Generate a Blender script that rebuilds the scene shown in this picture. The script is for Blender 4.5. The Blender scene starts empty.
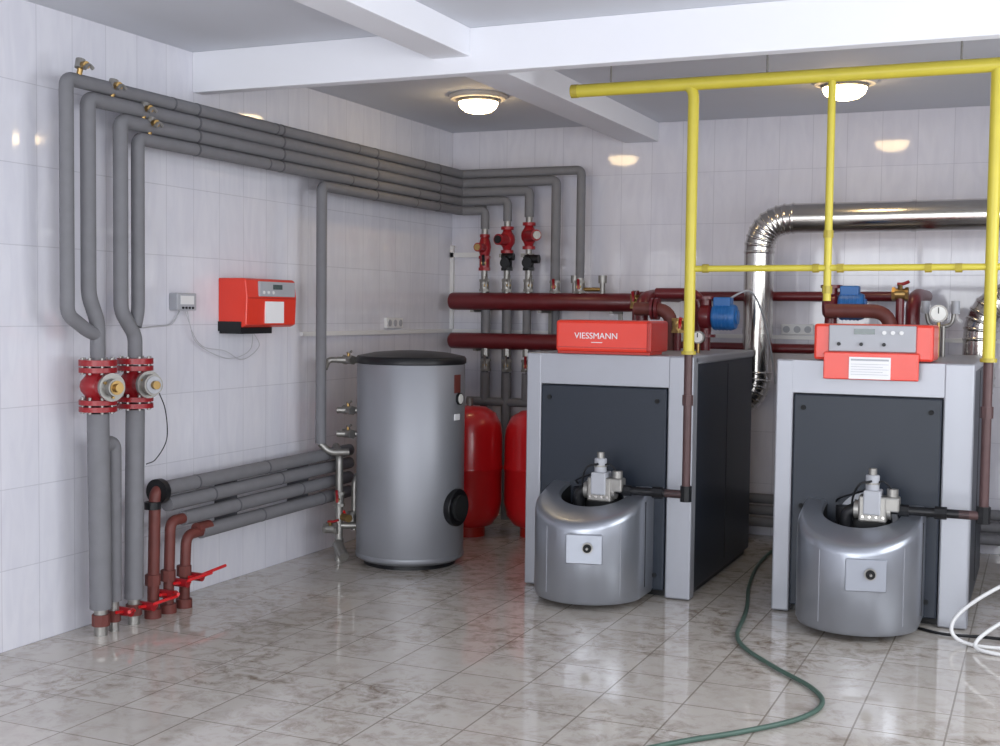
import bpy, bmesh, math
from mathutils import Vector, Matrix, Euler
sc=bpy.context.scene
sc.view_settings.view_transform='Standard'
pi=math.pi
def s2l(c):
    c=c/255.
    return c/12.92 if c<=.04045 else ((c+.055)/1.055)**2.4
def rgb(t): return (s2l(t[0]),s2l(t[1]),s2l(t[2]),1)
# ---------------------------------------------------------------- materials
def mat(name,col,rough=.5,metal=0.,var=.08,nscale=6.,bump=0.,coat=0.,emit=None,es=0.,rvar=.0,spec=None):
    m=bpy.data.materials.new(name);m.use_nodes=True;nt=m.node_tree;N=nt.nodes;L=nt.links
    b=N["Principled BSDF"];b.inputs["Roughness"].default_value=rough;b.inputs["Metallic"].default_value=metal
    if spec is not None: b.inputs["Specular IOR Level"].default_value=spec
    if coat: b.inputs["Coat Weight"].default_value=coat;b.inputs["Coat Roughness"].default_value=.1
    tc=N.new("ShaderNodeTexCoord");no=N.new("ShaderNodeTexNoise");no.inputs["Scale"].default_value=nscale;no.inputs["Detail"].default_value=5
    L.new(tc.outputs["Object"],no.inputs["Vector"])
    mx=N.new("ShaderNodeMix");mx.data_type='RGBA'
    c=rgb(col);mx.inputs[6].default_value=tuple(q*(1-var) for q in c[:3])+(1,);mx.inputs[7].default_value=tuple(min(1,q*(1+var)) for q in c[:3])+(1,)
    L.new(no.outputs["Fac"],mx.inputs[0]);L.new(mx.outputs[2],b.inputs["Base Color"])
    if rvar:
        mr=N.new("ShaderNodeMapRange");mr.inputs[3].default_value=max(0,rough-rvar);mr.inputs[4].default_value=rough+rvar
        L.new(no.outputs["Fac"],mr.inputs[0]);L.new(mr.outputs[0],b.inputs["Roughness"])
    if bump:
        bu=N.new("ShaderNodeBump");bu.inputs["Strength"].default_value=bump;bu.inputs["Distance"].default_value=.01
        L.new(no.outputs["Fac"],bu.inputs["Height"]);L.new(bu.outputs[0],b.inputs["Normal"])
    if emit: b.inputs["Emission Color"].default_value=rgb(emit);b.inputs["Emission Strength"].default_value=es
    return m
def tilemat(name,axes,c1,c2,grout,w,h,mortar,rough,off=(0,0),dirt=None,streak=False,wav=.03):
    m=bpy.data.materials.new(name);m.use_nodes=True;nt=m.node_tree;N=nt.nodes;L=nt.links
    b=N["Principled BSDF"]
    tc=N.new("ShaderNodeTexCoord");sp=N.new("ShaderNodeSeparateXYZ");cb=N.new("ShaderNodeCombineXYZ")
    L.new(tc.outputs["Object"],sp.inputs[0])
    for i,a in enumerate(axes):
        ad=N.new("ShaderNodeMath");ad.operation='ADD';ad.inputs[1].default_value=off[i]+50*w*4 if i==0 else off[i]+50*h*4
        L.new(sp.outputs[a],ad.inputs[0]);L.new(ad.outputs[0],cb.inputs[i])
    br=N.new("ShaderNodeTexBrick");br.offset=0;br.squash=1
    br.inputs["Scale"].default_value=1;br.inputs["Brick Width"].default_value=w;br.inputs["Row Height"].default_value=h
    br.inputs["Mortar Size"].default_value=mortar;br.inputs["Mortar Smooth"].default_value=.3;br.inputs["Bias"].default_value=0
    br.inputs["Color1"].default_value=rgb(c1);br.inputs["Color2"].default_value=rgb(c2);br.inputs["Mortar"].default_value=rgb(grout)
    L.new(cb.outputs[0],br.inputs["Vector"])
    col=br.outputs["Color"]
    no=N.new("ShaderNodeTexNoise");no.inputs["Detail"].default_value=6
    mp=N.new("ShaderNodeMapping");L.new(tc.outputs["Object"],mp.inputs[0]);L.new(mp.outputs[0],no.inputs["Vector"])
    if streak:
        mp.inputs["Scale"].default_value=(5,5,1.1);no.inputs["Scale"].default_value=2.2;no.inputs["Distortion"].default_value=1.2
        rp=N.new("ShaderNodeValToRGB");rp.color_ramp.elements[0].position=.38;rp.color_ramp.elements[0].color=(.94,.94,.955,1)
        rp.color_ramp.elements[1].position=.62;rp.color_ramp.elements[1].color=(1,1,1,1)
        L.new(no.outputs["Fac"],rp.inputs[0])
        mx=N.new("ShaderNodeMix");mx.data_type='RGBA';mx.blend_type='MULTIPLY';mx.inputs[0].default_value=1
        L.new(col,mx.inputs[6]);L.new(rp.outputs[0],mx.inputs[7]);col=mx.outputs[2]
    b.inputs["Roughness"].default_value=rough
    if dirt:
        no.inputs["Scale"].default_value=1.1;no.inputs["Detail"].default_value=9;no.inputs["Roughness"].default_value=.7
        rp=N.new("ShaderNodeValToRGB");rp.color_ramp.elements[0].position=.40;rp.color_ramp.elements[0].color=(0,0,0,1)
        rp.color_ramp.elements[1].position=.66;rp.color_ramp.elements[1].color=(1,1,1,1);L.new(no.outputs["Fac"],rp.inputs[0])
        n2=N.new("ShaderNodeTexNoise");n2.inputs["Scale"].default_value=9;n2.inputs["Detail"].default_value=9;n2.inputs["Roughness"].default_value=.72;n2.inputs["Distortion"].default_value=.5
        L.new(tc.outputs["Object"],n2.inputs["Vector"])
        r2=N.new("ShaderNodeValToRGB");r2.color_ramp.elements[0].position=.46;r2.color_ramp.elements[0].color=(0,0,0,1)
        r2.color_ramp.elements[1].position=.66;r2.color_ramp.elements[1].color=(1,1,1,1);L.new(n2.outputs["Fac"],r2.inputs[0])
        ml=N.new("ShaderNodeMath");ml.operation='MULTIPLY';L.new(rp.outputs[0],ml.inputs[0]);L.new(r2.outputs[0],ml.inputs[1])
        m3=N.new("ShaderNodeMath");m3.operation='MULTIPLY_ADD';L.new(r2.outputs[0],m3.inputs[0]);m3.inputs[1].default_value=.18;L.new(ml.outputs[0],m3.inputs[2])
        m3.use_clamp=True
        mx=N.new("ShaderNodeMix");mx.data_type='RGBA';mx.inputs[7].default_value=rgb(dirt)
        L.new(m3.outputs[0],mx.inputs[0]);L.new(col,mx.inputs[6]);col=mx.outputs[2]
        mr=N.new("ShaderNodeMapRange");mr.inputs[3].default_value=rough;mr.inputs[4].default_value=rough+.18
        L.new(m3.outputs[0],mr.inputs[0]);L.new(mr.outputs[0],b.inputs["Roughness"])
        b.inputs["IOR"].default_value=1.62
    L.new(col,b.inputs["Base Color"])
    bu=N.new("ShaderNodeBump");bu.inputs["Strength"].default_value=.25;bu.inputs["Distance"].default_value=.004;bu.invert=True
    L.new(br.outputs["Fac"],bu.inputs["Height"])
    n4=N.new("ShaderNodeTexNoise");n4.inputs["Scale"].default_value=7;L.new(tc.outputs["Object"],n4.inputs["Vector"])
    b2=N.new("ShaderNodeBump");b2.inputs["Strength"].default_value=wav;b2.inputs["Distance"].default_value=.01
    L.new(n4.outputs["Fac"],b2.inputs["Height"]);L.new(bu.outputs[0],b2.inputs["Normal"]);L.new(b2.outputs[0],b.inputs["Normal"])
    return m
M={}
M['wl']=tilemat("tile_wall_left",(1,2),(219,219,226),(215,215,223),(197,197,205),.25,.40,.0026,.06,streak=True)
M['wb']=tilemat("tile_wall_back",(0,2),(212,211,219),(208,207,216),(190,189,199),.25,.40,.0026,.06,streak=True)
M['fl']=tilemat("tile_floor",(0,1),(194,188,181),(186,180,173),(144,136,127),.36,.36,.0045,.045,dirt=(116,99,82),wav=.04)
M['ceil']=mat("ceiling_paint",(206,209,217),.8,var=.03,nscale=2)
M['beam']=mat("beam_paint",(228,229,235),.7,var=.02,nscale=3)
M['ins']=mat("pipe_insulation_grey",(112,112,116),.7,var=.12,nscale=14,bump=.12)
M['insd']=mat("insulation_tape",(78,79,84),.6)
M['silver']=mat("boiler_silver_paint",(158,160,167),.38,.35,var=.03,nscale=3)
M['hood']=mat("burner_hood_silver",(156,160,168),.32,.75,var=.04,nscale=4)
M['plate']=mat("plate_silver",(150,154,163),.36,.6,var=.03)
M['tank']=mat("tank_silver_jacket",(144,146,152),.48,.45,var=.05,nscale=3,bump=.03)
M['char']=mat("charcoal_panel",(33,40,51),.40,0,var=.06,nscale=5,spec=.35)
M['black']=mat("black_plastic",(20,21,24),.4,spec=.35)
M['dark']=mat("dark_interior",(16,17,19),.8)
M['red']=mat("orange_red_plastic",(220,54,34),.38,var=.03,coat=.2)
M['redd']=mat("dark_orange_red",(170,38,26),.4,var=.05)
M['vred']=mat("vessel_red_enamel",(200,24,30),.28,var=.04,coat=.4)
M['mar']=mat("oxide_red_pipe_paint",(98,24,30),.38,var=.18,nscale=12,coat=.15)
M['valr']=mat("valve_red",(142,22,30),.35,var=.12)
M['rust']=mat("primer_brown_pipe",(100,48,42),.55,var=.25,nscale=18)
M['iron']=mat("dark_gas_pipe_primer",(82,60,60),.5,.2,var=.2,nscale=18)
M['yel']=mat("gas_yellow_paint",(200,186,66),.4,var=.10,nscale=10)
M['yeld']=mat("gas_yellow_dark",(172,156,56),.45,var=.1)
M['steel']=mat("stainless_steel",(200,197,192),.20,1.,var=.08,nscale=20)
M['galv']=mat("galvanised_iron",(146,144,140),.4,.7,var=.15,nscale=18)
M['brass']=mat("brass",(160,132,84),.35,.9,var=.1)
M['white']=mat("white_plastic",(220,220,220),.45,var=.02)
M['paper']=mat("white_paper",(232,232,234),.8,var=.01)
M['lgrey']=mat("light_grey_plastic",(166,168,174),.5,var=.03)
M['lcd']=mat("lcd_dark",(70,84,84),.2)
M['blue']=mat("pump_blue",(30,98,164),.4,var=.08)
M['hose']=mat("green_rubber_hose",(66,90,80),.5,var=.1)
M['cable']=mat("grey_cable",(176,176,180),.5)
M['lamp']=mat("lamp_glass",(255,240,205),.3,emit=(255,222,166),es=20.)
M['lampb']=mat("lamp_base_ring",(206,198,188),.5)
M['dial']=mat("dial_white",(235,235,230),.3)
# ---------------------------------------------------------------- builders
def empty(name):
    o=bpy.data.objects.new(name,None);sc.collection.objects.link(o);return o
def finish(bm,name,m,par=None,smooth=True,bevel=0,ms=None,bseg=2):
    me=bpy.data.meshes.new(name);bm.normal_update();bm.to_mesh(me);bm.free()
    for x in (ms or [m]): me.materials.append(M[x])
    o=bpy.data.objects.new(name,me);sc.collection.objects.link(o)
    if smooth:
        for p in me.polygons:p.use_smooth=True
        me.set_sharp_from_angle(angle=math.radians(38))
    if bevel:
        md=o.modifiers.new("bevel",'BEVEL');md.width=bevel;md.segments=bseg;md.limit_method='ANGLE'
    if par: o.parent=par
    return o
def box(name,lo,hi,m,par=None,bevel=0,rot=None,piv=None):
    bm=bmesh.new();bmesh.ops.create_cube(bm,size=1)
    c=[(a+b)/2 for a,b in zip(lo,hi)];s=[abs(b-a) for a,b in zip(lo,hi)]
    bmesh.ops.scale(bm,vec=s,verts=bm.verts);
    if rot: bmesh.ops.rotate(bm,cent=(0,0,0),matrix=Euler(rot).to_matrix(),verts=bm.verts)
    bmesh.ops.translate(bm,vec=c,verts=bm.verts)
    return finish(bm,name,m,par,smooth=False,bevel=bevel)
def fillet(pts,f,n=7):
    pts=[Vector(p) for p in pts]
    if len(pts)<3 or f<=0:return pts
    out=[pts[0]]
    for i in range(1,len(pts)-1):
        a,b,c=pts[i-1],pts[i],pts[i+1]
        d1=(a-b);d2=(c-b);l=min(f,d1.length*.49,d2.length*.49)
        p=b+d1.normalized()*l;q=b+d2.normalized()*l
        for k in range(n+1):
            t=k/n;out.append((1-t)**2*p+2*t*(1-t)*b+t*t*q)
    out.append(pts[-1]);return out
def catmull(pts,n=8):
    P=[Vector(p) for p in pts];P=[P[0]*2-P[1]]+P+[P[-1]*2-P[-2]];out=[]
    for i in range(1,len(P)-2):
        for k in range(n):
            t=k/n;a,b,c,d=P[i-1:i+3]
            out.append(.5*((2*b)+(c-a)*t+(2*a-5*b+4*c-d)*t*t+(-a+3*b-3*c+d)*t**3))
    out.append(P[-2]);return out
def tube(name,pts,r,m,par=None,f=None,seg=18,smoothpath=False,rib=None):
    path=catmull(pts) if smoothpath else fillet(pts,r*2.2 if f is None else f)
    q=[path[0]]
    for p in path[1:]:
        if (p-q[-1]).length>1e-4:q.append(p)
    path=q
    bm=bmesh.new();rings=[]
    t0=(path[1]-path[0]).normalized();u=t0.orthogonal().normalized()
    for i,p in enumerate(path):
        if i==0:t=t0
        elif i==len(path)-1:t=(path[-1]-path[-2]).normalized()
        else:t=((path[i+1]-p).normalized()+(p-path[i-1]).normalized()).normalized()
        u=(u-t*u.dot(t)).normalized();v=t.cross(u)
        rings.append([bm.verts.new(p+(u*math.cos(2*pi*k/seg)+v*math.sin(2*pi*k/seg))*r) for k in range(seg)])
    for a,b in zip(rings,rings[1:]):
        for k in range(seg): bm.faces.new((a[k],a[(k+1)%seg],b[(k+1)%seg],b[k]))
    bm.faces.new(rings[0][::-1]);bm.faces.new(rings[-1])
    return finish(bm,name,m,par)
def cyl(name,p0,p1,r,m,par=None,r2=None,seg=28,bevel=0):
    p0=Vector(p0);p1=Vector(p1);t=(p1-p0).normalized();u=t.orthogonal().normalized();v=t.cross(u)
    if r2 is None:r2=r
    bm=bmesh.new()
    A=[bm.verts.new(p0+(u*math.cos(2*pi*k/seg)+v*math.sin(2*pi*k/seg))*r) for k in range(seg)]
    B=[bm.verts.new(p1+(u*math.cos(2*pi*k/seg)+v*math.sin(2*pi*k/seg))*r2) for k in range(seg)]
    for k in range(seg): bm.faces.new((A[k],A[(k+1)%seg],B[(k+1)%seg],B[k]))
    bm.faces.new(A[::-1]);bm.faces.new(B)
    return finish(bm,name,m,par,bevel=bevel)
def lathe(name,prof,c,m,par=None,seg=56,axis=(0,0,1)):
    t=Vector(axis).normalized();u=t.orthogonal().normalized();v=t.cross(u);c=Vector(c)
    bm=bmesh.new();rings=[]
    for r,z in prof:
        if r<1e-5: rings.append([bm.verts.new(c+t*z)])
        else: rings.append([bm.verts.new(c+t*z+(u*math.cos(2*pi*k/seg)+v*math.sin(2*pi*k/seg))*r) for k in range(seg)])
    for a,b in zip(rings,rings[1:]):
        for k in range(seg):
            k2=(k+1)%seg
            if len(a)==1 and len(b)==1:continue
            if len(a)==1: bm.faces.new((a[0],b[k2],b[k]))
            elif len(b)==1: bm.faces.new((a[k],a[k2],b[0]))
            else: bm.faces.new((a[k],a[k2],b[k2],b[k]))
    return finish(bm,name,m,par)
def bands(par,p0,p1,r,step,m='insd',w=.012,start=.4):
    p0=Vector(p0);p1=Vector(p1);d=(p1-p0);n=d.length;d.normalize();s=start;i=0
    while s<n-.1:
        cyl("joint_%d"%i,p0+d*s,p0+d*(s+w),r*1.04,m,par,seg=18);s+=step;i+=1
def gatevalve(par,c,axis,r,m='galv',handle='vred',hd=(0,-1,0),L=.1,hl=1.):
    c=Vector(c);a=Vector(axis).normalized();h=Vector(hd).normalized()
    cyl("valve_body",c-a*L*.3,c+a*L*.3,r*1.25,m,par,seg=16)
    cyl("valve_nut_a",c-a*L*.5,c-a*L*.3,r*1.5,m,par,seg=6)
    cyl("valve_nut_b",c+a*L*.3,c+a*L*.5,r*1.5,m,par,seg=6)
    cyl("valve_stem",c,c+h*r*2.2,r*.5,'brass',par,seg=12)
    q=c+h*r*2.2
    tube("valve_handle",[q-a*r*.6,q+a*r*.9*hl,q+a*r*2.6*hl+h*r*.6],r*.36,handle,par,f=r,seg=10)
# ---------------------------------------------------------------- room
X1=6.6;Y0=-12.2;H=3.2
box("floor",(-.2,Y0-.2,-.1),(X1+.2,.2,0),'fl')
box("ceiling",(-.2,Y0-.2,H),(X1+.2,.2,H+.1),'ceil')
box("wall_left",(-.2,Y0,0),(0,0,H),'wl')
box("wall_back",(-.2,0,0),(X1+.2,.2,H),'wb')
def wall_open(name,axis,pos,t,a0,a1,ops,m):
    par=empty(name);cur=a0
    def b(n,u0,u1,z0,z1):
        if axis=='x': box(n,(pos,u0,z0),(pos+t,u1,z1),m,par)
        else: box(n,(u0,pos,z0),(u1,pos+t,z1),m,par)
    for i,(u0,u1,z0,z1) in enumerate(ops):
        b("pier_%d"%i,cur,u0,0,H);b("sill_%d"%i,u0,u1,0,z0);b("lintel_%d"%i,u0,u1,z1,H);cur=u1
        fr=empty("window_%d"%(len([o for o in bpy.data.objects if o.name.startswith('window_')])+1))
        nm=4
        for k in range(nm+1):
            q=u0+(u1-u0)*k/nm
            q0,q1=max(u0,q-.03),min(u1,q+.03)
            if axis=='x': box("mullion_%d"%k,(pos+.07,q0,z0),(pos+.13,q1,z1),'white',fr)
            else: box("mullion_%d"%k,(q0,pos+.07,z0),(q1,pos+.13,z1),'white',fr)
        for k,(za,zb) in enumerate(((z0,z0+.06),(z1-.06,z1))):
            if axis=='x': box("rail_%d"%k,(pos+.07,u0,za),(pos+.13,u1,zb),'white',fr)
            else: box("rail_%d"%k,(u0,pos+.07,za),(u1,pos+.13,zb),'white',fr)
    b("pier_end",cur,a1,0,H)
wall_open("wall_right",'x',X1,.2,Y0,0,[(-11.2,-7.2,.9,2.75),(-5.9,-2.9,.9,2.75)],'wb')
wall_open("wall_front",'y',Y0-.2,.2,-.2,X1+.2,[(.9,5.7,.6,2.85)],'wb')
# beams
box("ceiling_beam",(0,-3.51,2.965),(X1,-3.42,H),'beam',bevel=.004)
box("ceiling_beam",(1.53,-3.42,3.05),(1.80,0,H),'beam',bevel=.004)
box("ceiling_beam",(1.58,Y0,3.05),(1.80,-3.51,H),'beam',bevel=.004)
# ceiling lamps
def lamp(x,y):
    p=empty("ceiling_lamp")
    lathe("base_ring",[(0,0),(.20,0),(.205,-.012),(.19,-.03),(.14,-.035),(0,-.035)],(x,y,H),'lampb',p)
    lathe("glass_dome",[(.135,-.03),(.138,-.06),(.125,-.09),(.09,-.115),(.04,-.128),(0,-.13)],(x,y,H),'lamp',p)
    lathe("metal_rim",[(.13,-.03),(.148,-.03),(.15,-.045),(.14,-.052),(.13,-.05)],(x,y,H),'galv',p)
lamp(.98,-1.62);lamp(3.42,-1.34)
# ---------------------------------------------------------------- upper insulated bundle
b=empty("insulated_pipe_bundle")
zs=[2.82,2.745,2.67,2.595,2.52];R5=.0355
ys=[-4.76,-4.61,-4.37,-4.235,-2.40];xs=[1.25,1.04,.81,.62,.42]
PX=.2;PY=-.25
bot=[1.66,1.78,1.70,1.72,.80]
end=[1.95,1.93,2.46,2.43,2.37]
for i in range(5):
    pts=[(PX,ys[i],bot[i]),(PX,ys[i],zs[i]),(PX,PY,zs[i]),(xs[i],PY,zs[i]),(xs[i],PY,end[i])]
    if i==0: pts=[(PX,-4.56,1.56),(PX,-4.62,1.58),(PX,-4.76,1.66)]+pts[1:]
    if i==1: pts=[(PX,-4.545,1.42),(PX,-4.545,1.62),(PX,-4.61,1.76)]+pts[1:]
    if i==2: pts=[(PX,-4.26,1.42),(PX,-4.26,1.55),(PX,-4.37,1.68)]+pts[1:]
    if i==3: pts=[(PX,-4.26,1.60),(PX,-4.235,1.68)]+pts[1:]
    tube("pipe_%d"%(i+1),pts,R5 if i not in(1,2) else .0385,'ins',b,f=.042)
    bands(b,(PX,ys[i]+.3,zs[i]),(PX,PY,zs[i]),R5,1.0,start=.5+.13*i)
for k,y in enumerate((-3.75,-2.9,-1.7,-.7)):
    box("wall_bracket_%d"%k,(0.001,y,2.60 if y<-2.4 else 2.52),(.15,y+.015,2.84),'insd',b)
    for i in range(4 if y<-2.4 else 5):
        cyl("clamp_%d_%d"%(k,i),(PX,y,zs[i]),(PX,y+.015,zs[i]),R5*1.05 if i not in(1,2) else .0405,'insd',b,seg=20)
box("wall_bracket_b",(.3,-.2,2.50),(.32,-.001,2.85),'galv',b)
for k,(y,z) in enumerate(((-4.68,2.85),(-4.44,2.79),(-4.20,2.71),(-4.15,2.64))):
    x=PX+.02
    cyl("vent_stub_%d"%k,(PX,y,z-.03),(x,y,z+.04),.014,'brass',b,seg=12)
    cyl("vent_body_%d"%k,(x,y-.01,z+.03),(x,y,z+.075),.024,'galv',b,seg=12)
    cyl("vent_nut_%d"%k,(x,y,z+.045),(x+.05,y-.015,z+.04),.020,'brass',b,seg=8)
    tube("vent_handle_%d"%k,[(x+.05,y-.03,z+.02),(x+.05,y+.0,z+.05),(x+.05,y+.03,z+.03)],.010,'galv',b,seg=8)
# ---------------------------------------------------------------- mixing valves
def mixvalve(y,big):
    p=empty("mixing_valve")
    cyl("upper_flange",(PX,y,1.40),(PX,y,1.43),.095,'valr',p);cyl("upper_counter_flange",(PX,y,1.365),(PX,y,1.39),.095,'valr',p)
    cyl("lower_flange",(PX,y,1.20),(PX,y,1.225),.095,'valr',p);cyl("lower_counter_flange",(PX,y,1.165),(PX,y,1.19),.095,'valr',p)
    for k in range(8):
        a=2*pi*k/8+.2
        for zz in(1.355,1.155):
            cyl("bolt",(PX+.078*math.cos(a),y+.078*math.sin(a),zz),(PX+.078*math.cos(a),y+.078*math.sin(a),zz+.085),.009,'galv',p,seg=6)
    lathe("body",[(.055,1.20),(.06,1.24),(.085,1.27),(.09,1.295),(.085,1.32),(.06,1.35),(.055,1.39)],(PX,y,0),'valr',p,seg=32)
    d=Vector((.75,-.25,0)).normalized();c=Vector((PX,y,1.295))
    cyl("bonnet",c+d*.07,c+d*.12,.062,'valr',p);cyl("actuator_plate",c+d*.12,c+d*.14,.072,'galv',p)
    cyl("actuator",c+d*.14,c+d*.18,.055 if big else .045,'galv',p)
    cyl("dial",c+d*.18,c+d*.185,.045 if big else .036,'lgrey' if big else 'brass',p)
    cyl("knob",c+d*.18,c+d*.21,.022,'brass',p)
    for k in range(3):
        a=2*pi*k/3+.5;q=c+d*.12+Vector((0,0,.05))*math.sin(a)+d.cross(Vector((0,0,1)))*.05*math.cos(a)
        cyl("plate_bolt",q,q+d*.03,.008,'brass',p,seg=6)
mixvalve(-4.545,False);mixvalve(-4.26,True)
# risers under valves
b=empty("insulated_riser")
tube("riser_1",[(PX,-4.545,1.155),(PX,-4.53,.14)],.056,'ins',b)
tube("riser_2",[(PX,-4.53,.98),(PX,-4.43,1.0),(PX,-4.43,.16)],.040,'ins',b,f=.05)
tube("riser_3",[(PX,-4.26,1.155),(PX,-4.275,.14)],.050,'ins',b)
for y,r in((-4.53,.034),(-4.43,.026),(-4.275,.032)):
    cyl("iron_stub",(PX,y,0),(PX,y,.17),r,'galv',b);cyl("coupling",(PX,y,.05),(PX,y,.11),r*1.35,'rust',b,seg=8)
# ---------------------------------------------------------------- lower left returns
b=empty("insulated_return_pipe")
lz=[.70,.61,.51,.41];ly=[-4.05,-4.0,-3.86,-3.70]
for i in range(4):
    tube("run_%d"%(i+1),[(PX,ly[i],lz[i]),(PX,-2.02,lz[i]+.02)],.041,'ins',b)
    bands(b,(PX,ly[i],lz[i]),(PX,-2.02,lz[i]+.02),.041,.7,start=.3+.1*i)
for y in(-3.3,-2.5): box("bracket",(0.001,y,.38),(.16,y+.015,.70),'insd',b)
b=empty("primer_painted_drop_pipe")
tube("drop_1",[(PX,-3.98,.70),(PX,-4.10,.70),(PX,-4.12,.0)],.032,'rust',b,f=.05)
cyl("black_flange",(PX,-4.09,.69),(PX,-4.05,.69),.070,'black',b)
cyl("black_flange_b",(PX,-4.12,.60),(PX,-4.12,.64),.045,'black',b)
tube("drop_2",[(PX,-3.86,.51),(PX,-3.97,.51),(PX,-3.99,0)],.030,'rust',b,f=.08)
tube("drop_3",[(PX,-3.70,.41),(PX,-3.83,.41),(PX,-3.85,0)],.030,'rust',b,f=.08)
tube("drop_3_mouth",[(PX,-3.74,.43),(PX,-3.62,.43)],.036,'rust',b)
for y in(-4.12,-3.99,-3.85):
    cyl("joint_nut",(PX,y,.18),(PX,y,.24),.042,'rust',b,seg=8);cyl("floor_collar",(PX,y,0),(PX,y,.05),.046,'rust',b)
for k,(y,z,dx,dy) in enumerate(((-4.40,.10,.16,-.12),(-4.22,.09,.1,.2),(-4.05,.12,.2,-.1),(-3.93,.16,.10,.22),(-3.80,.17,.06,.26))):
    cyl("cock_body",(PX-.02,y,z),(PX+.09,y,z),.024,'valr',b,seg=10)
    tube("red_lever_%d"%k,[(PX+.06,y,z),(PX+.10,y,z+.02),(PX+.06+dx*.6,y+dy*.8,z+.03)],.009,'vred',b,seg=8)
    tube("red_cross_bar_%d"%k,[(PX+.05,y-.07,z+.01),(PX+.05,y+.07,z-.01)],.009,'vred',b,seg=8)
# ---------------------------------------------------------------- pipework left of tank
b=empty("tank_connection_pipework")
tube("galv_riser",[(.30,-2.32,.14),(.30,-2.32,.72),(.2,-2.2,.76)],.026,'galv',b,f=.06)
tube("galv_riser_2",[(.36,-2.22,.2),(.36,-2.22,.55),(.36,-2.1,.60)],.022,'galv',b,f=.05)
tube("galv_low",[(.22,-2.36,.24),(.34,-2.30,.24),(.52,-2.2,.24)],.022,'galv',b,f=.04)
tube("galv_mid",[(.2,-2.40,.80),(.26,-2.38,.74),(.36,-2.3,.74)],.024,'galv',b,f=.04)
gatevalve(b,(.30,-2.32,.42),(0,0,1),.026,hd=(.3,-1,0),handle='valr');gatevalve(b,(.36,-2.25,.28),(0,0,1),.024,hd=(-.5,-1,0))
gatevalve(b,(.26,-2.36,.22),(1,.2,0),.024,hd=(0,-.3,1),handle='valr')
cyl("strainer",(.30,-2.34,.12),(.40,-2.42,.05),.035,'galv',b);cyl("drain_foot",(.30,-2.32,0),(.30,-2.32,.15),.03,'galv',b)
cyl("brass_cap",(.33,-2.32,.30),(.40,-2.36,.30),.026,'brass',b)
for z in(1.36,1.02,.86):
    tube("tank_nipple",[(.42,-2.22,z),(.26,-2.29,z)],.022,'galv',b)
    gatevalve(b,(.33,-2.26,z),(1,-.4,0),.022,hd=(0,0,1),handle='galv',hl=.6)
tube("link",[(.26,-2.29,1.36),(.20,-2.31,1.36),(.2,-2.35,1.30)],.02,'galv',b,f=.03)
# ---------------------------------------------------------------- hot water tank
p=empty("hot_water_tank");c=(.735,-2.12,0)
lathe("jacket",[(0,.03),(.33,.03),(.357,.05),(.363,.07),(.363,1.34),(.355,1.352),(0,1.352)],c,'tank',p,seg=80)
lathe("lid",[(.357,1.342),(.371,1.350),(.372,1.378),(.36,1.395),(.25,1.418),(.1,1.43),(0,1.432)],c,'black',p,seg=80)
lathe("base_ring",[(0,0),(.31,0),(.31,.04),(0,.04)],c,'black',p)
lathe("bottom_trim",[(.363,.05),(.366,.055),(.366,.075),(.363,.08)],c,'tank',p,seg=80)
def tdir(a):return Vector((math.sin(a),-math.cos(a),0))
d=tdir(math.radians(84));cc=Vector(c)
cyl("inspection_flange",cc+d*.34+Vector((0,0,.40)),cc+d*.39+Vector((0,0,.40)),.125,'black',p,seg=40,bevel=.008)
cyl("inspection_cap",cc+d*.39+Vector((0,0,.40)),cc+d*.41+Vector((0,0,.40)),.085,'dark',p,seg=40)
d=tdir(math.radians(88))
cyl("thermometer",cc+d*.35+Vector((0,0,1.12)),cc+d*.378+Vector((0,0,1.12)),.04,'black',p);cyl("thermometer_dial",cc+d*.378+Vector((0,0,1.12)),cc+d*.380+Vector((0,0,1.12)),.033,'dial',p)
d=tdir(math.radians(84))
o=box("name_plate",(-.035,-.003,-.06),(.035,.003,.06),'rust',p);o.location=cc+d*.366+Vector((0,0,1.22));o.rotation_euler=(0,0,math.radians(84))
o=box("small_label",(-.03,-.003,-.02),(.03,.003,.02),'paper',p);o.location=cc+d*.366+Vector((0,0,1.0));o.rotation_euler=(0,0,math.radians(84))
# ---------------------------------------------------------------- expansion vessels
def vessel(x,y,top,r):
    p=empty("expansion_vessel")
    pr=[(0,.06),(r*.45,.065),(r*.72,.09),(r*.92,.16),(r,.26),(r,.50),(r+.006,.51),(r+.006,.53),(r,.54),(r,top-.22),(r*.96,top-.14),(r*.8,top-.055),(r*.5,top-.01),(r*.1,top),(0,top)]
    lathe("shell",pr,(x,y,0),'vred',p)
    cyl("foot_ring",(x,y,0),(x,y,.10),r*.5,'redd',p)
    cyl("top_nozzle",(x,y,top-.01),(x,y,top+.06),.025,'galv',p)
vessel(.665,-1.03,.985,.25);vessel(1.145,-.84,.96,.25)
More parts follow.
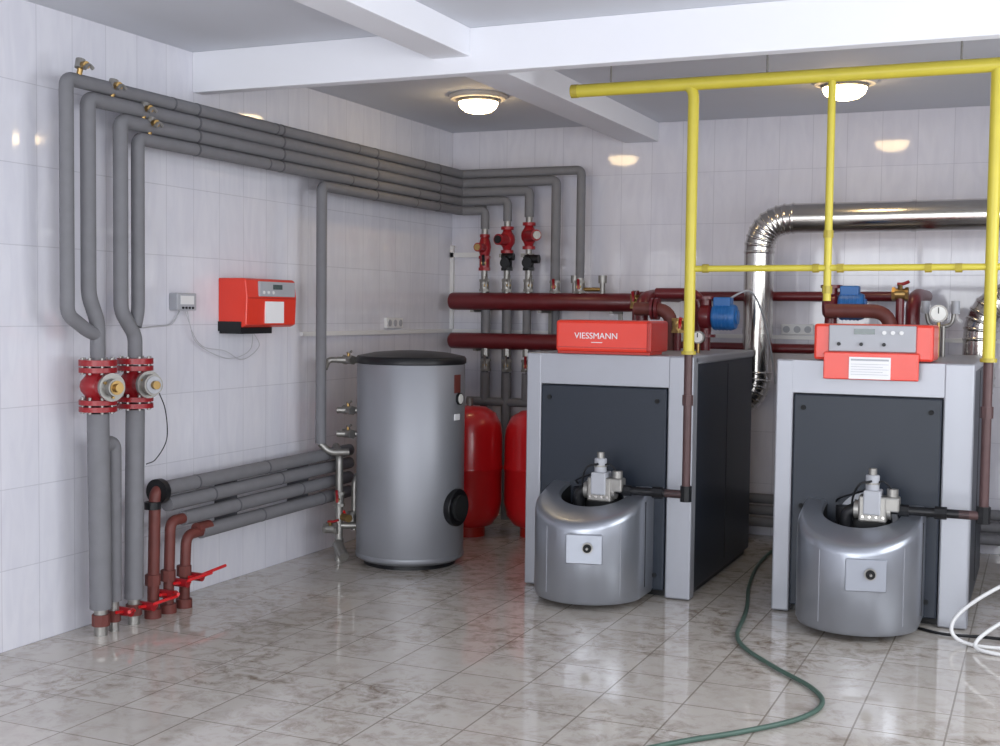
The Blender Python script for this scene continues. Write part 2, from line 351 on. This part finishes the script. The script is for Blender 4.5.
# ---------------------------------------------------------------- boilers
def text(par,s,loc,size,m,rx=pi/2):
    cu=bpy.data.curves.new(s,'FONT');cu.body=s;cu.size=size;cu.extrude=.001;cu.align_x='CENTER';cu.align_y='CENTER';cu.materials.append(M[m])
    o=bpy.data.objects.new("label",cu);sc.collection.objects.link(o);o.location=loc;o.rotation_euler=(rx,0,0);o.parent=par
def hood(par,cx):
    yb=-2.432;ys_=-2.645;r=.325;n=36;D=.54
    base=[(-r,yb)]+[(-r,yb+(ys_-yb)*k/4) for k in range(1,4)]
    base+=[(r*math.cos(pi+pi*k/n),ys_+r*math.sin(pi+pi*k/n)) for k in range(n+1)]
    base+=[(r,yb+(ys_-yb)*k/4) for k in (3,2,1)]+[(r,yb)]
    def zt(x,y): 
        q=max(0,(yb-y)/D);return .665-.17*q**1.3
    bm=bmesh.new()
    def ring(s,zf,sy=None):
        sy=s if sy is None else sy
        return [bm.verts.new((cx+x*s,yb+(y-yb)*sy,zf(x*s,yb+(y-yb)*sy))) for x,y in base]
    rs=[(ring(.86,lambda x,y:.03),0),(ring(.97,lambda x,y:.04),0),(ring(1,lambda x,y:.065),0),(ring(1,lambda x,y:zt(x,y)-.04),0),
        (ring(.99,lambda x,y:zt(x,y)-.012),0),(ring(.96,lambda x,y:zt(x,y)),0),(ring(.9,lambda x,y:zt(x,y)+.004),0),(ring(.66,lambda x,y:zt(x,y)+.0,.62),0),
        (ring(.63,lambda x,y:zt(x,y)-.02,.59),0),(ring(.62,lambda x,y:.38,.58),1)]
    for (a,_),(b2,mi) in zip(rs,rs[1:]):
        for k in range(len(a)-1):
            f=bm.faces.new((a[k],a[k+1],b2[k+1],b2[k]));f.material_index=mi
    bm.faces.new(rs[0][0]);f=bm.faces.new(rs[-1][0]);f.material_index=1
    finish(bm,"burner_hood",None,par,ms=['hood','dark'])
    th=math.radians(14);c0=Vector((cx,ys_,.365));d=Vector((math.sin(th),-math.cos(th),0))
    o=box("access_plate",(-.105,-.008,-.085),(.105,.008,.085),'plate',par,bevel=.006);o.location=c0+d*(r+.012);o.rotation_euler=(0,0,th)
    o=box("access_plate_back",(-.09,0,-.07),(.09,.06,.07),'dark',par);o.location=c0+d*(r+.006);o.rotation_euler=(0,0,th)
    q=c0+d*(r+.02)+Vector((.02,0,.01))
    cyl("plate_knob",q,q+d*.02,.024,'dark',par);cyl("plate_knob_rim",q,q+d*.01,.031,'galv',par)
    tube("plate_key",[q+d*.02,q+d*.035],.007,'galv',par,seg=8)
    for sx in(-1,1):
        box("hood_seam",(cx+sx*.326-.002,-2.60,.10),(cx+sx*.326+.002,-2.596,.60),'dark',par)
    for a in(math.radians(52),math.radians(-30)):
        e=Vector((math.sin(a),-math.cos(a),0))*(r+.0005)+Vector((cx,ys_,0))
        cyl("hood_rib",e+Vector((0,0,.09)),e+Vector((0,0,.47 if a<0 else .50)),.0025,'silver',par,seg=6)
def burner(par,cx):
    cyl("blower_housing",(cx,-2.45,.50),(cx,-2.58,.50),.155,'black',par)
    cyl("motor",(cx-.09,-2.55,.48),(cx-.09,-2.55,.655),.05,'black',par)
    lathe("combustion_head_flange",[(.135,0),(.165,0),(.165,.03),(.135,.03)],(cx+.02,-2.44,.56),'lgrey',par,axis=(0,-1,0))
    X=cx+.085;Y=-2.66
    box("valve_block",(X-.085,Y-.05,.60),(X+.06,Y+.05,.74),'galv',par,bevel=.01)
    box("valve_block_step",(X-.06,Y-.06,.64),(X+.03,Y+.06,.77),'lgrey',par,bevel=.008)
    cyl("solenoid",(X-.02,Y,.76),(X-.02,Y,.85),.036,'lgrey',par,bevel=.006);cyl("solenoid_neck",(X-.02,Y,.85),(X-.02,Y,.885),.022,'galv',par)
    cyl("solenoid_ring",(X-.02,Y,.80),(X-.02,Y,.81),.039,'galv',par)
    box("pressure_switch",(X+.045,Y-.045,.66),(X+.125,Y+.04,.74),'galv',par,bevel=.01)
    cyl("switch_dome",(X+.085,Y,.74),(X+.085,Y,.78),.03,'galv',par)
    cyl("flange_left",(X-.11,Y,.66),(X-.085,Y,.66),.05,'galv',par)
    cyl("flange_right",(X+.06,Y,.66),(X+.08,Y,.66),.045,'galv',par)
    tube("feed_elbow",[(X-.10,Y,.66),(X-.15,Y,.64),(X-.16,Y+.02,.5)],.035,'black',par,f=.05)
    tube("signal_wire",[(X-.02,Y-.04,.82),(X-.08,Y-.07,.8),(X-.12,Y-.03,.7),(X-.1,Y+.03,.6)],.006,'black',par,smoothpath=True,seg=8)
    tube("signal_wire_b",[(X+.08,Y,.78),(X+.03,Y-.02,.82),(X-.06,Y+.05,.76),(X-.2,Y+.1,.70),(X-.24,Y+.22,.66)],.005,'black',par,smoothpath=True,seg=8)
    for k in range(4):
        cyl("screw",(X-.06+.035*k,Y-.055,.63),(X-.06+.035*k,Y-.062,.63),.008,'steel',par,seg=8)
    tube("gas_feed_pipe",[(X+.08,Y,.67),(X+.47,Y,.67)],.024,'black',par)
    cyl("feed_union",(X+.30,Y,.67),(X+.36,Y,.67),.034,'black',par,seg=8)
    cyl("feed_union_b",(X+.12,Y,.67),(X+.17,Y,.67),.032,'black',par,seg=8)
def boiler(x0,opened):
    p=empty("heating_boiler");W=1.06;yf=-2.42;yb=-.77;x1=x0+W
    box("plinth",(x0+.04,yf+.08,0),(x1-.04,yb-.03,.09),'black',p)
    box("side_casing",(x0+.012,yf+.06,.04),(x1-.012,yb,1.405),'char',p,bevel=.01)
    box("top_cover",(x0,yf+.05,1.40),(x1,yb-.005,1.45),'silver',p,bevel=.012)
    box("front_post_left",(x0,yf,.005),(x0+.10,yf+.10,1.45),'silver',p,bevel=.01)
    box("front_post_right",(x1-.155,yf,.005),(x1,yf+.10,1.45),'silver',p,bevel=.01)
    box("front_header",(x0+.09,yf+.001,1.26),(x1-.15,yf+.10,1.449),'silver',p,bevel=.004)
    box("front_door",(x0+.105,yf-.012,.05),(x1-.16,yf+.08,1.255),'char',p,bevel=.008)
    for xx in(x0+.16,x1-.215):
        for zz in(1.18,.62,.14): cyl("door_screw",(xx,yf-.012,zz),(xx,yf-.022,zz),.014,'dark',p,seg=14)
    box("side_seam",(x1-.013,yf+.9,.10),(x1-.009,yf+.906,1.38),'black',p)
    cx=x0+.51
    hood(p,cx);burner(p,cx)
    a=x0+.215
    if not opened:
        e=x0+.815
        box("control_housing",(a,yf-.07,1.465),(e,yf+.30,1.655),'red',p,bevel=.018)
        box("control_lower_lip",(a+.01,yf-.055,1.452),(e-.01,yf+.2,1.47),'redd',p)
        box("control_face_line",(a+.01,yf-.073,1.490),(e-.01,yf-.068,1.494),'redd',p)
        box("control_end_cap",(e-.03,yf-.072,1.47),(e+.004,yf+.28,1.65),'redd',p,bevel=.01)
        text(p,"VIESSMANN",((a+e)/2-.04,yf-.073,1.56),.052,'paper')
        box("text_mark",((a+e)/2-.07,yf-.073,1.52),((a+e)/2,yf-.071,1.524),'paper',p)
    else:
        e=x0+.85
        box("control_housing",(a,yf-.05,1.455),(e,yf+.30,1.655),'red',p,bevel=.015)
        box("display_panel",(a+.085,yf-.068,1.505),(e-.09,yf-.045,1.648),'lgrey',p,bevel=.005)
        box("display_shadow_gap",(a+.08,yf-.056,1.498),(e-.085,yf-.05,1.652),'redd',p)
        box("lcd",(a+.22,yf-.072,1.60),(a+.33,yf-.066,1.63),'lcd',p)
        for k in range(3): cyl("button",(a+.38+.045*k,yf-.066,1.61),(a+.38+.045*k,yf-.076,1.61),.011,'white',p,seg=12)
        for k in range(3): cyl("knob",(a+.14+.12*k,yf-.066,1.545),(a+.14+.12*k,yf-.08,1.545),.010,'black',p,seg=16)
        box("open_flap",(a+.06,yf-.085,1.350),(e-.07,yf-.06,1.50),'red',p,bevel=.006)
        box("instruction_paper",(a+.20,yf-.092,1.355),(a+.42,yf-.086,1.475),'paper',p)
        box("paper_header",(a+.21,yf-.094,1.455),(a+.41,yf-.0915,1.465),'lgrey',p)
        for k in range(5): box("paper_line",(a+.21,yf-.094,1.435-.014*k),(a+.41-.03*(k%2),yf-.0915,1.437-.014*k),'lgrey',p)
    return p
boiler(1.70,False);boiler(3.24,True)
# ---------------------------------------------------------------- gas pipework (yellow)
g=empty("gas_pipe");GY=-2.66
tube("main_header",[(2.07,GY,2.99),(6.58,GY,2.99)],.037,'yel',g)
cyl("header_cap",(2.06,GY,2.99),(2.10,GY,2.99),.039,'yeld',g)
tube("drop_1",[(2.62,GY,2.99),(2.79,GY,2.99),(2.79,GY,1.47)],.031,'yel',g,f=.10)
tube("drop_2",[(3.55,GY,2.99),(3.55,GY,1.78)],.021,'yel',g)
tube("drop_3",[(4.375,GY,2.97),(4.375,GY,1.47)],.031,'yel',g)
tube("cross_pipe",[(2.80,GY,1.955),(5.2,GY,1.965)],.018,'yel',g)
for x in(2.86,3.47,3.60,4.05,4.2): cyl("cross_coupling",(x,GY,1.956),(x+.035,GY,1.957),.024,'yeld',g,seg=8)
for z in(1.82,2.12): cyl("drop_coupling",(3.55,GY,z),(3.55,GY,z+.04),.027,'yeld',g,seg=8)
for x in(2.79,4.375):
    cyl("flange",(x,GY,1.47),(x,GY,1.49),.042,'yeld',g)
    tube("lower_drop",[(x,GY,1.48),(x,GY,.67),(x-.12,GY,.67)],.024,'iron',g,f=.03)
    cyl("elbow_fitting",(x,GY,.63),(x,GY,.72),.034,'black',g,seg=8)
    cyl("union_1",(x,GY,1.18),(x,GY,1.24),.032,'iron',g,seg=8)
for x in(2.3,3.2,4.2): cyl("ceiling_hanger",(x,GY,3.02),(x,GY,3.2),.006,'galv',g,seg=8)
# ---------------------------------------------------------------- stainless flues
def flue(name,pts,r,f):
    p=empty(name);P_=[Vector(q) for q in pts]
    path=fillet(pts,f,n=9)
    tube("duct",pts,r,'steel',p,f=f,seg=40)
    for i in range(1,len(path)-1):
        a=path[i];d=(path[i+1]-path[i-1]).normalized()
        lathe("collar",[(r*.98,-.014),(r*1.05,-.004),(r*1.05,.004),(r*.98,.014)],a,'steel',p,seg=40,axis=d)
    for a,c in zip(P_,P_[1:]):
        d=(c-a);l=d.length;d.normalize();s=.5
        while s<l-.45:
            cyl("seam_collar",a+d*s,a+d*(s+.03),r*1.04,'steel',p,seg=40);s+=.55
    return p
flue("flue_duct",[(2.28,-.76,1.06),(2.28,-.5,1.06),(2.72,-.5,1.06),(2.72,-.5,2.39),(5.3,-.5,2.40),(6.58,-.5,2.40)],.106,.24)
flue("flue_duct",[(3.84,-.76,1.10),(3.84,-.5,1.10),(4.23,-.5,1.10),(4.23,-.5,1.85),(4.9,-.5,1.85),(6.58,-.5,1.85)],.106,.30)
# ---------------------------------------------------------------- red manifold
m_=empty("distribution_manifold")
lathe("upper_header",[(0,0),(.04,.005),(.065,.02),(.072,.04),(.072,1.58),(.065,1.60),(.04,1.615),(0,1.62)],(.10,PY,1.78),'mar',m_,axis=(1,0,0),seg=32)
lathe("lower_header",[(0,0),(.04,.005),(.06,.02),(.066,.04),(.066,1.58),(.06,1.60),(.04,1.615),(0,1.62)],(.10,PY,1.455),'mar',m_,axis=(1,0,0),seg=32)
tube("upper_extension",[(1.70,PY,1.83),(3.70,PY,1.84)],.036,'mar',m_)
tube("lower_extension",[(1.70,PY,1.45),(3.6,PY,1.45)],.036,'mar',m_)
for x in(.3,.9,1.5):
    box("support_%d"%int(x*10),(x,-.2,1.37),(x+.03,-.001,1.40),'galv',m_);box("support_b",(x,-.26,1.69),(x+.03,-.001,1.715),'galv',m_)
    box("support_v",(x,-.03,1.35),(x+.03,-.001,1.85),'galv',m_)
for i,x in enumerate(xs):
    top=end[i]
    if i<2:
        cyl("riser_nut",(x,PY,top-.02),(x,PY,top+.02),.04,'galv',m_,seg=8);cyl("riser",(x,PY,1.83),(x,PY,top),.026,'galv',m_)
        gatevalve(m_,(x,PY,1.90),(0,0,1),.032,hd=(.2,-1,0),handle='valr',hl=.7)
    else:
        z0=top-.03;sm=.8 if i==4 else 1
        cyl("upper_pipe",(x,PY,z0-.02),(x,PY,top+.02),.028,'galv',m_)
        cyl("pump_flange_t",(x,PY,z0-.04),(x,PY,z0-.015),.052*sm,'valr',m_);cyl("pump_flange_b",(x,PY,z0-.23),(x,PY,z0-.205),.052*sm,'galv' if i==4 else 'valr',m_)
        lathe("pump_body",[(.03,0),(.04,.04),(.06*sm,.07),(.065*sm,.10),(.06*sm,.13),(.04,.16),(.03,.19)],(x,PY,z0-.22),'valr',m_,seg=24)
        dx=(.12,-.02,.0)[i-2]
        cyl("pump_motor",(x,PY-.03,z0-.125),(x+dx,PY-.14,z0-.125),.045*sm,'valr',m_);cyl("pump_cap",(x+dx,PY-.14,z0-.125),(x+dx*1.08,PY-.15,z0-.125),.032*sm,('galv','black','brass')[i-2],m_)
        cyl("mid_pipe",(x,PY,1.83),(x,PY,z0-.22),.026,'galv',m_)
        gatevalve(m_,(x,PY,2.09),(0,0,1),.034,m='black' if i<4 else 'valr',handle='black',hd=(.3,-1,0),L=.12,hl=.7)
        if i<4: cyl("handwheel",(x+.02,PY-.08,2.09),(x+.02,PY-.095,2.09),.042,'black',m_)
        gatevalve(m_,(x,PY,1.91),(0,0,1),.030,hd=(.6,-.8,0),handle='galv')
        if i<4: box("thermo_clip",(x-.05,PY-.05,2.135),(x+.05,PY+.0,2.165),'galv',m_)
cyl("black_actuator",(.80,PY-.05,2.12),(.92,PY-.05,2.12),.035,'black',m_)
cyl("black_actuator_b",(.60,PY-.05,2.14),(.70,PY-.05,2.14),.03,'black',m_)
for x in(1.21,1.44):
    cyl("vent",(x,PY,1.84),(x,PY,1.95),.022,'galv',m_);cyl("vent_cap",(x,PY,1.93),(x,PY,1.99),.034,'galv',m_,seg=12)
tube("vent_link",[(1.25,PY,1.88),(1.44,PY,1.88)],.016,'brass',m_,seg=10)
b=empty("insulated_drop_pipe")
for x,zb in((.44,.97),(.63,.60),(.80,.97)):
    cyl("nut",(x,PY,1.33),(x,PY,1.40),.034,'galv',b,seg=8)
    gatevalve(b,(x,PY,1.26),(0,0,1),.03,hd=(.3,-1,0),handle='valr' if x>.7 else 'galv')
    tube("drop",[(x,PY,1.20),(x,PY,zb)],.036,'ins',b)
for x in(.36,.55,.99):
    tube("back_drop",[(x,-.10,1.97),(x,-.10,.6)],.032,'ins',b)
for x in (.44,.63,.80):
    tube("between",[(x,PY-.0,1.52),(x,PY,1.71)],.034,'ins',b)
tube("cross",[(.28,PY,.96),(.9,PY,.96),(1.6,PY,.96)],.035,'ins',b)
cyl("floor_leg",(.63,PY,0),(.63,PY,.62),.036,'ins',b)
for i,z in enumerate((.30,.215,.13)): 
    tube("low_run_%d"%i,[(1.45,-.12-.02*i,z),(6.58,-.12-.02*i,z)],.038,'ins',b)
    if i==0:
        for x in(1.6,2.95,4.5): box("low_bracket",(x,-.2,0),(x+.03,-.001,.34),'galv',b)
# ---------------------------------------------------------------- boiler supply pipes + blue pumps
def pump(x,y,z,d):
    p=empty("circulation_pump");d=Vector(d).normalized();c=Vector((x,y,z))
    lathe("volute",[(0,-.05),(.06,-.05),(.085,-.03),(.09,0),(.085,.03),(.06,.05)],c,'mar',p,axis=d,seg=32)
    lathe("motor",[(.075,.05),(.088,.06),(.088,.19),(.08,.21),(.05,.215),(.05,.225),(0,.225)],c,'blue',p,axis=d,seg=32)
    o=c+d*.12
    box("terminal_box",(o.x-.06,o.y-.05,o.z+.07),(o.x+.06,o.y+.05,o.z+.135),'blue',p,bevel=.008)
    for k in range(5):
        cyl("fin_%d"%k,c+d*(.07+.025*k),c+d*(.078+.025*k),.092,'blue',p,seg=32)
    cyl("flange_up",(x,y,z+.12),(x,y,z+.14),.07,'mar',p);cyl("flange_dn",(x,y,z-.14),(x,y,z-.12),.07,'mar',p);cyl("throat",(x,y,z-.14),(x,y,z+.14),.04,'mar',p)
def supply(x0,k):
    s=empty("boiler_supply_pipe")
    if k==0:
        tube("supply",[(x0+.36,-1.2,1.45),(x0+.36,-1.2,1.80),(x0+.36,-.9,1.83),(x0+.36,PY-.04,1.83)],.045,'mar',s,f=.12)
        tube("supply_side",[(x0+.60,-1.3,1.45),(x0+.60,-1.3,1.73),(x0+.34,-1.3,1.73)],.045,'rust',s,f=.12)
        tube("return_to_pump",[(x0+.40,-1.0,1.84),(x0+.72,-1.0,1.84),(x0+.72,-1.0,1.45)],.040,'mar',s,f=.1)
        gatevalve(s,(x0+.25,-1.0,1.78),(0,0,1),.03,m='brass',hd=(0,-1,.3),handle='valr',hl=.6)
        cyl("valve_leg",(x0+.25,-1.0,1.45),(x0+.25,-1.0,1.86),.024,'mar',s)
        cyl("flange_big",(x0+.46,-1.3,1.73),(x0+.48,-1.3,1.73),.075,'mar',s);cyl("flange_big_b",(x0+.49,-1.3,1.73),(x0+.51,-1.3,1.73),.075,'mar',s)
        gatevalve(s,(x0+.66,-1.35,1.62),(0,0,1),.032,m='brass',hd=(.5,-1,0),handle='vred',hl=.6)
        cyl("valve_leg2",(x0+.66,-1.35,1.45),(x0+.66,-1.35,1.62),.024,'mar',s)
        pump(x0+.80,-1.15,1.68,(1,0,0))
        cyl("pump_leg",(x0+.80,-1.15,1.45),(x0+.80,-1.15,1.54),.035,'mar',s)
        tube("cable",[(x0+.95,-1.15,1.80),(x0+1.08,-1.1,1.86),(x0+1.12,-.9,1.75),(x0+1.15,-.7,1.5),(x0+1.16,-.5,1.2)],.007,'lgrey',s,smoothpath=True,seg=8)
    else:
        tube("supply",[(x0+.62,-1.2,1.45),(x0+.62,-1.2,1.80),(x0+.62,-.9,1.84),(x0+.62,PY-.04,1.84)],.045,'mar',s,f=.1)
        tube("supply_side",[(x0+.10,-1.35,1.73),(x0+.50,-1.35,1.73),(x0+.50,-1.35,1.45)],.045,'rust',s,f=.12)
        gatevalve(s,(x0+.55,-1.3,1.84),(1,0,0),.03,m='brass',hd=(0,-.3,1),handle='valr',hl=.7)
        cyl("leg",(x0+.55,-1.3,1.45),(x0+.55,-1.3,1.84),.026,'mar',s)
        pump(x0+.10,-1.15,1.76,(1,0,0))
        cyl("pump_leg",(x0+.10,-1.15,1.45),(x0+.10,-1.15,1.62),.035,'mar',s)
supply(1.70,0);supply(3.24,1)
def gauge(x,y,z,r,z0):
    p=empty("pressure_gauge")
    cyl("case",(x,y,z),(x-.0,y-.04,z),r,'galv',p);cyl("dial",(x,y-.04,z),(x,y-.043,z),r*.80,'dial',p)
    box("needle",(x-.003,y-.046,z),(x+.003,y-.044,z+r*.7),'black',p)
    cyl("stem",(x,y-.02,z0),(x,y-.02,z-r*.9),.012,'brass',p,seg=10)
gauge(4.03,-1.36,1.72,.055,1.45)
b=empty("safety_group")
tube("yoke",[(3.94,-1.25,1.80),(3.96,-1.25,1.64),(4.10,-1.25,1.64),(4.12,-1.25,1.80)],.013,'galv',b,f=.05,seg=10)
cyl("safety_left",(3.94,-1.25,1.72),(3.94,-1.25,1.80),.026,'lgrey',b);cyl("safety_right",(4.12,-1.25,1.72),(4.12,-1.25,1.80),.026,'lgrey',b);cyl("foot",(4.05,-1.25,1.45),(4.05,-1.25,1.64),.014,'galv',b)
gauge(2.60,-1.7,1.55,.04,1.45)
# ---------------------------------------------------------------- wall mounted items
p=empty("wall_control_panel")
bm=bmesh.new()
ya,yb_=-3.26,-2.72
prof=[(0,1.585),(.17,1.585),(.205,1.60),(.212,1.77),(.20,1.875),(.18,1.885),(0,1.885)]
A=[bm.verts.new((x,ya,z)) for x,z in prof];B=[bm.verts.new((x,yb_,z)) for x,z in prof]
for k in range(len(prof)): bm.faces.new((A[k],B[k],B[(k+1)%len(prof)],A[(k+1)%len(prof)]))
bm.faces.new(A[::-1]);bm.faces.new(B);bmesh.ops.recalc_face_normals(bm,faces=bm.faces)
finish(bm,"red_housing",'red',p,smooth=False,bevel=.006)
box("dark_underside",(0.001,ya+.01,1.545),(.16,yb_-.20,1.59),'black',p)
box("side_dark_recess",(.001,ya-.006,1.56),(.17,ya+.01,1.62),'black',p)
box("display_strip",(.203,-3.14,1.775),(.222,-2.75,1.868),'lgrey',p,bevel=.004)
box("lcd",(.221,-3.0,1.82),(.225,-2.90,1.85),'lcd',p)
for k in range(3): cyl("button_%d"%k,(.218,-3.10+.05*k,1.80),(.228,-3.10+.05*k,1.80),.01,'white',p,seg=10)
box("instruction_paper",(.208,-3.07,1.61),(.217,-2.87,1.745),'paper',p)
box("seam",(.20,ya+.01,1.762),(.215,yb_-.01,1.767),'redd',p)
p=empty("thermostat_box");box("case",(0.001,-3.73,1.685),(.06,-3.55,1.785),'lgrey',p,bevel=.006);box("dial_plate",(.06,-3.70,1.72),(.064,-3.58,1.77),'white',p)
for k in range(4): cyl("screw_%d"%k,(.06,-3.68+.03*k,1.70),(.068,-3.68+.03*k,1.70),.007,'black',p,seg=8)
p=empty("hanging_cable")
tube("cable_1",[(.03,-3.62,1.68),(.05,-3.60,1.60),(.03,-3.52,1.50),(.04,-3.35,1.42),(.03,-3.15,1.39),(.05,-3.0,1.44),(.04,-2.95,1.55)],.0022,'cable',p,smoothpath=True,seg=8)
tube("cable_2",[(.03,-3.60,1.68),(.05,-3.58,1.56),(.03,-3.45,1.47),(.04,-3.25,1.44),(.03,-3.05,1.38),(.05,-2.9,1.46),(.04,-2.95,1.55)],.0022,'cable',p,smoothpath=True,seg=8)
tube("cable_3",[(.02,-3.66,1.68),(.02,-3.72,1.60),(.02,-4.0,1.585),(.08,-4.15,1.60)],.004,'cable',p,f=.05,seg=8)
p=empty("valve_wire")
tube("wire",[(.27,-4.15,1.24),(.28,-4.11,1.14),(.24,-4.05,.98),(.24,-4.14,.88),(.24,-4.22,.86)],.003,'black',p,smoothpath=True,seg=8)
box("trim_1",(0.0,-2.35,1.515),(.025,0,1.545),'white')
box("trim_2",(0,-.025,1.515),(5.6,0,1.545),'white')
box("trim_3",(.0,-.03,1.545),(.03,0,2.25),'white')
box("trim_4",(.0,-.03,2.15),(.32,0,2.19),'white')
def socket(lo,hi,ax):
    p=empty("power_socket");box("plate",lo,hi,'white',p,bevel=.004)
    for k in range(3):
        if ax=='x':
            y=lo[1]+(hi[1]-lo[1])*(k+.5)/3;cyl("outlet",(hi[0]-.001,y,(lo[2]+hi[2])/2),(hi[0]+.004,y,(lo[2]+hi[2])/2),.026,'lgrey',p)
        else:
            x=lo[0]+(hi[0]-lo[0])*(k+.5)/3;cyl("outlet",(x,lo[1]+.001,(lo[2]+hi[2])/2),(x,lo[1]-.004,(lo[2]+hi[2])/2),.026,'lgrey',p)
socket((0.001,-1.18,1.56),(.03,-.92,1.64),'x');socket((2.80,-.03,1.55),(3.04,-.001,1.63),'y')
# ---------------------------------------------------------------- floor hoses
tube("garden_hose",[(2.93,-.45,.02),(2.90,-.80,.016),(2.92,-1.3,.014),(3.0,-1.9,.014),(3.10,-2.4,.014),(3.15,-2.72,.014),(3.20,-3.1,.014),(3.30,-3.35,.014),(3.50,-3.62,.014),(3.72,-3.88,.014),(3.80,-4.10,.014),(3.74,-4.35,.014),(3.56,-4.61,.014),(3.37,-4.83,.014),(3.1,-5.2,.014)],.011,'hose',smoothpath=True,seg=12)
p=empty("white_hose")
tube("loop_1",[(4.9,-2.65,.50),(4.62,-2.68,.40),(4.40,-2.70,.27),(4.26,-2.72,.14),(4.25,-2.74,.05),(4.36,-2.76,.012),(4.6,-2.74,.012),(5.0,-2.7,.012)],.010,'white',p,smoothpath=True,seg=10)
tube("loop_2",[(5.0,-2.7,.36),(4.65,-2.72,.24),(4.45,-2.76,.12),(4.36,-2.82,.03),(4.45,-2.88,.012),(4.7,-2.9,.012),(5.0,-2.85,.012)],.010,'white',p,smoothpath=True,seg=10)
tube("black_power_cable",[(4.05,-2.50,.010),(4.2,-2.58,.010),(4.45,-2.55,.010),(4.9,-2.6,.010)],.008,'black',smoothpath=True,seg=8)
# ---------------------------------------------------------------- lights
w=bpy.data.worlds.new("World");sc.world=w;w.use_nodes=True
bg=w.node_tree.nodes["Background"];bg.inputs[0].default_value=(.86,.91,1,1);bg.inputs[1].default_value=2.
def area(n,loc,rot,sx,sy,pw,col):
    l=bpy.data.lights.new(n,'AREA');l.shape='RECTANGLE';l.size=sx;l.size_y=sy;l.energy=pw;l.color=col
    o=bpy.data.objects.new(n,l);sc.collection.objects.link(o);o.location=loc;o.rotation_euler=rot
area("window_daylight_front",(3.3,Y0+.02,1.75),(pi/2,0,0),4.6,2.1,225,(.96,.98,1))
area("window_daylight_right",(X1-.02,-9.2,1.85),(0,pi/2,0),1.8,3.9,110,(.96,.98,1))
area("window_daylight_side",(X1-.02,-4.4,1.85),(0,pi/2,0),1.8,2.9,78,(.96,.98,1))
# ---------------------------------------------------------------- camera
cd=bpy.data.cameras.new("camera");co=bpy.data.objects.new("camera",cd);sc.collection.objects.link(co);sc.camera=co
cd.sensor_width=36;cd.lens=44.82;cd.clip_start=.05
rt=Vector((.91587,.40129,.01206));up=Vector((-.03118,.04116,.99867));bk=Vector((.40026,-.91503,.05021))
mt=Matrix.Identity(4)
for i in range(3): mt[i][0]=rt[i];mt[i][1]=up[i];mt[i][2]=bk[i]
mt[0][3],mt[1][3],mt[2][3]=4.64,-9.555,1.707
co.matrix_world=mt
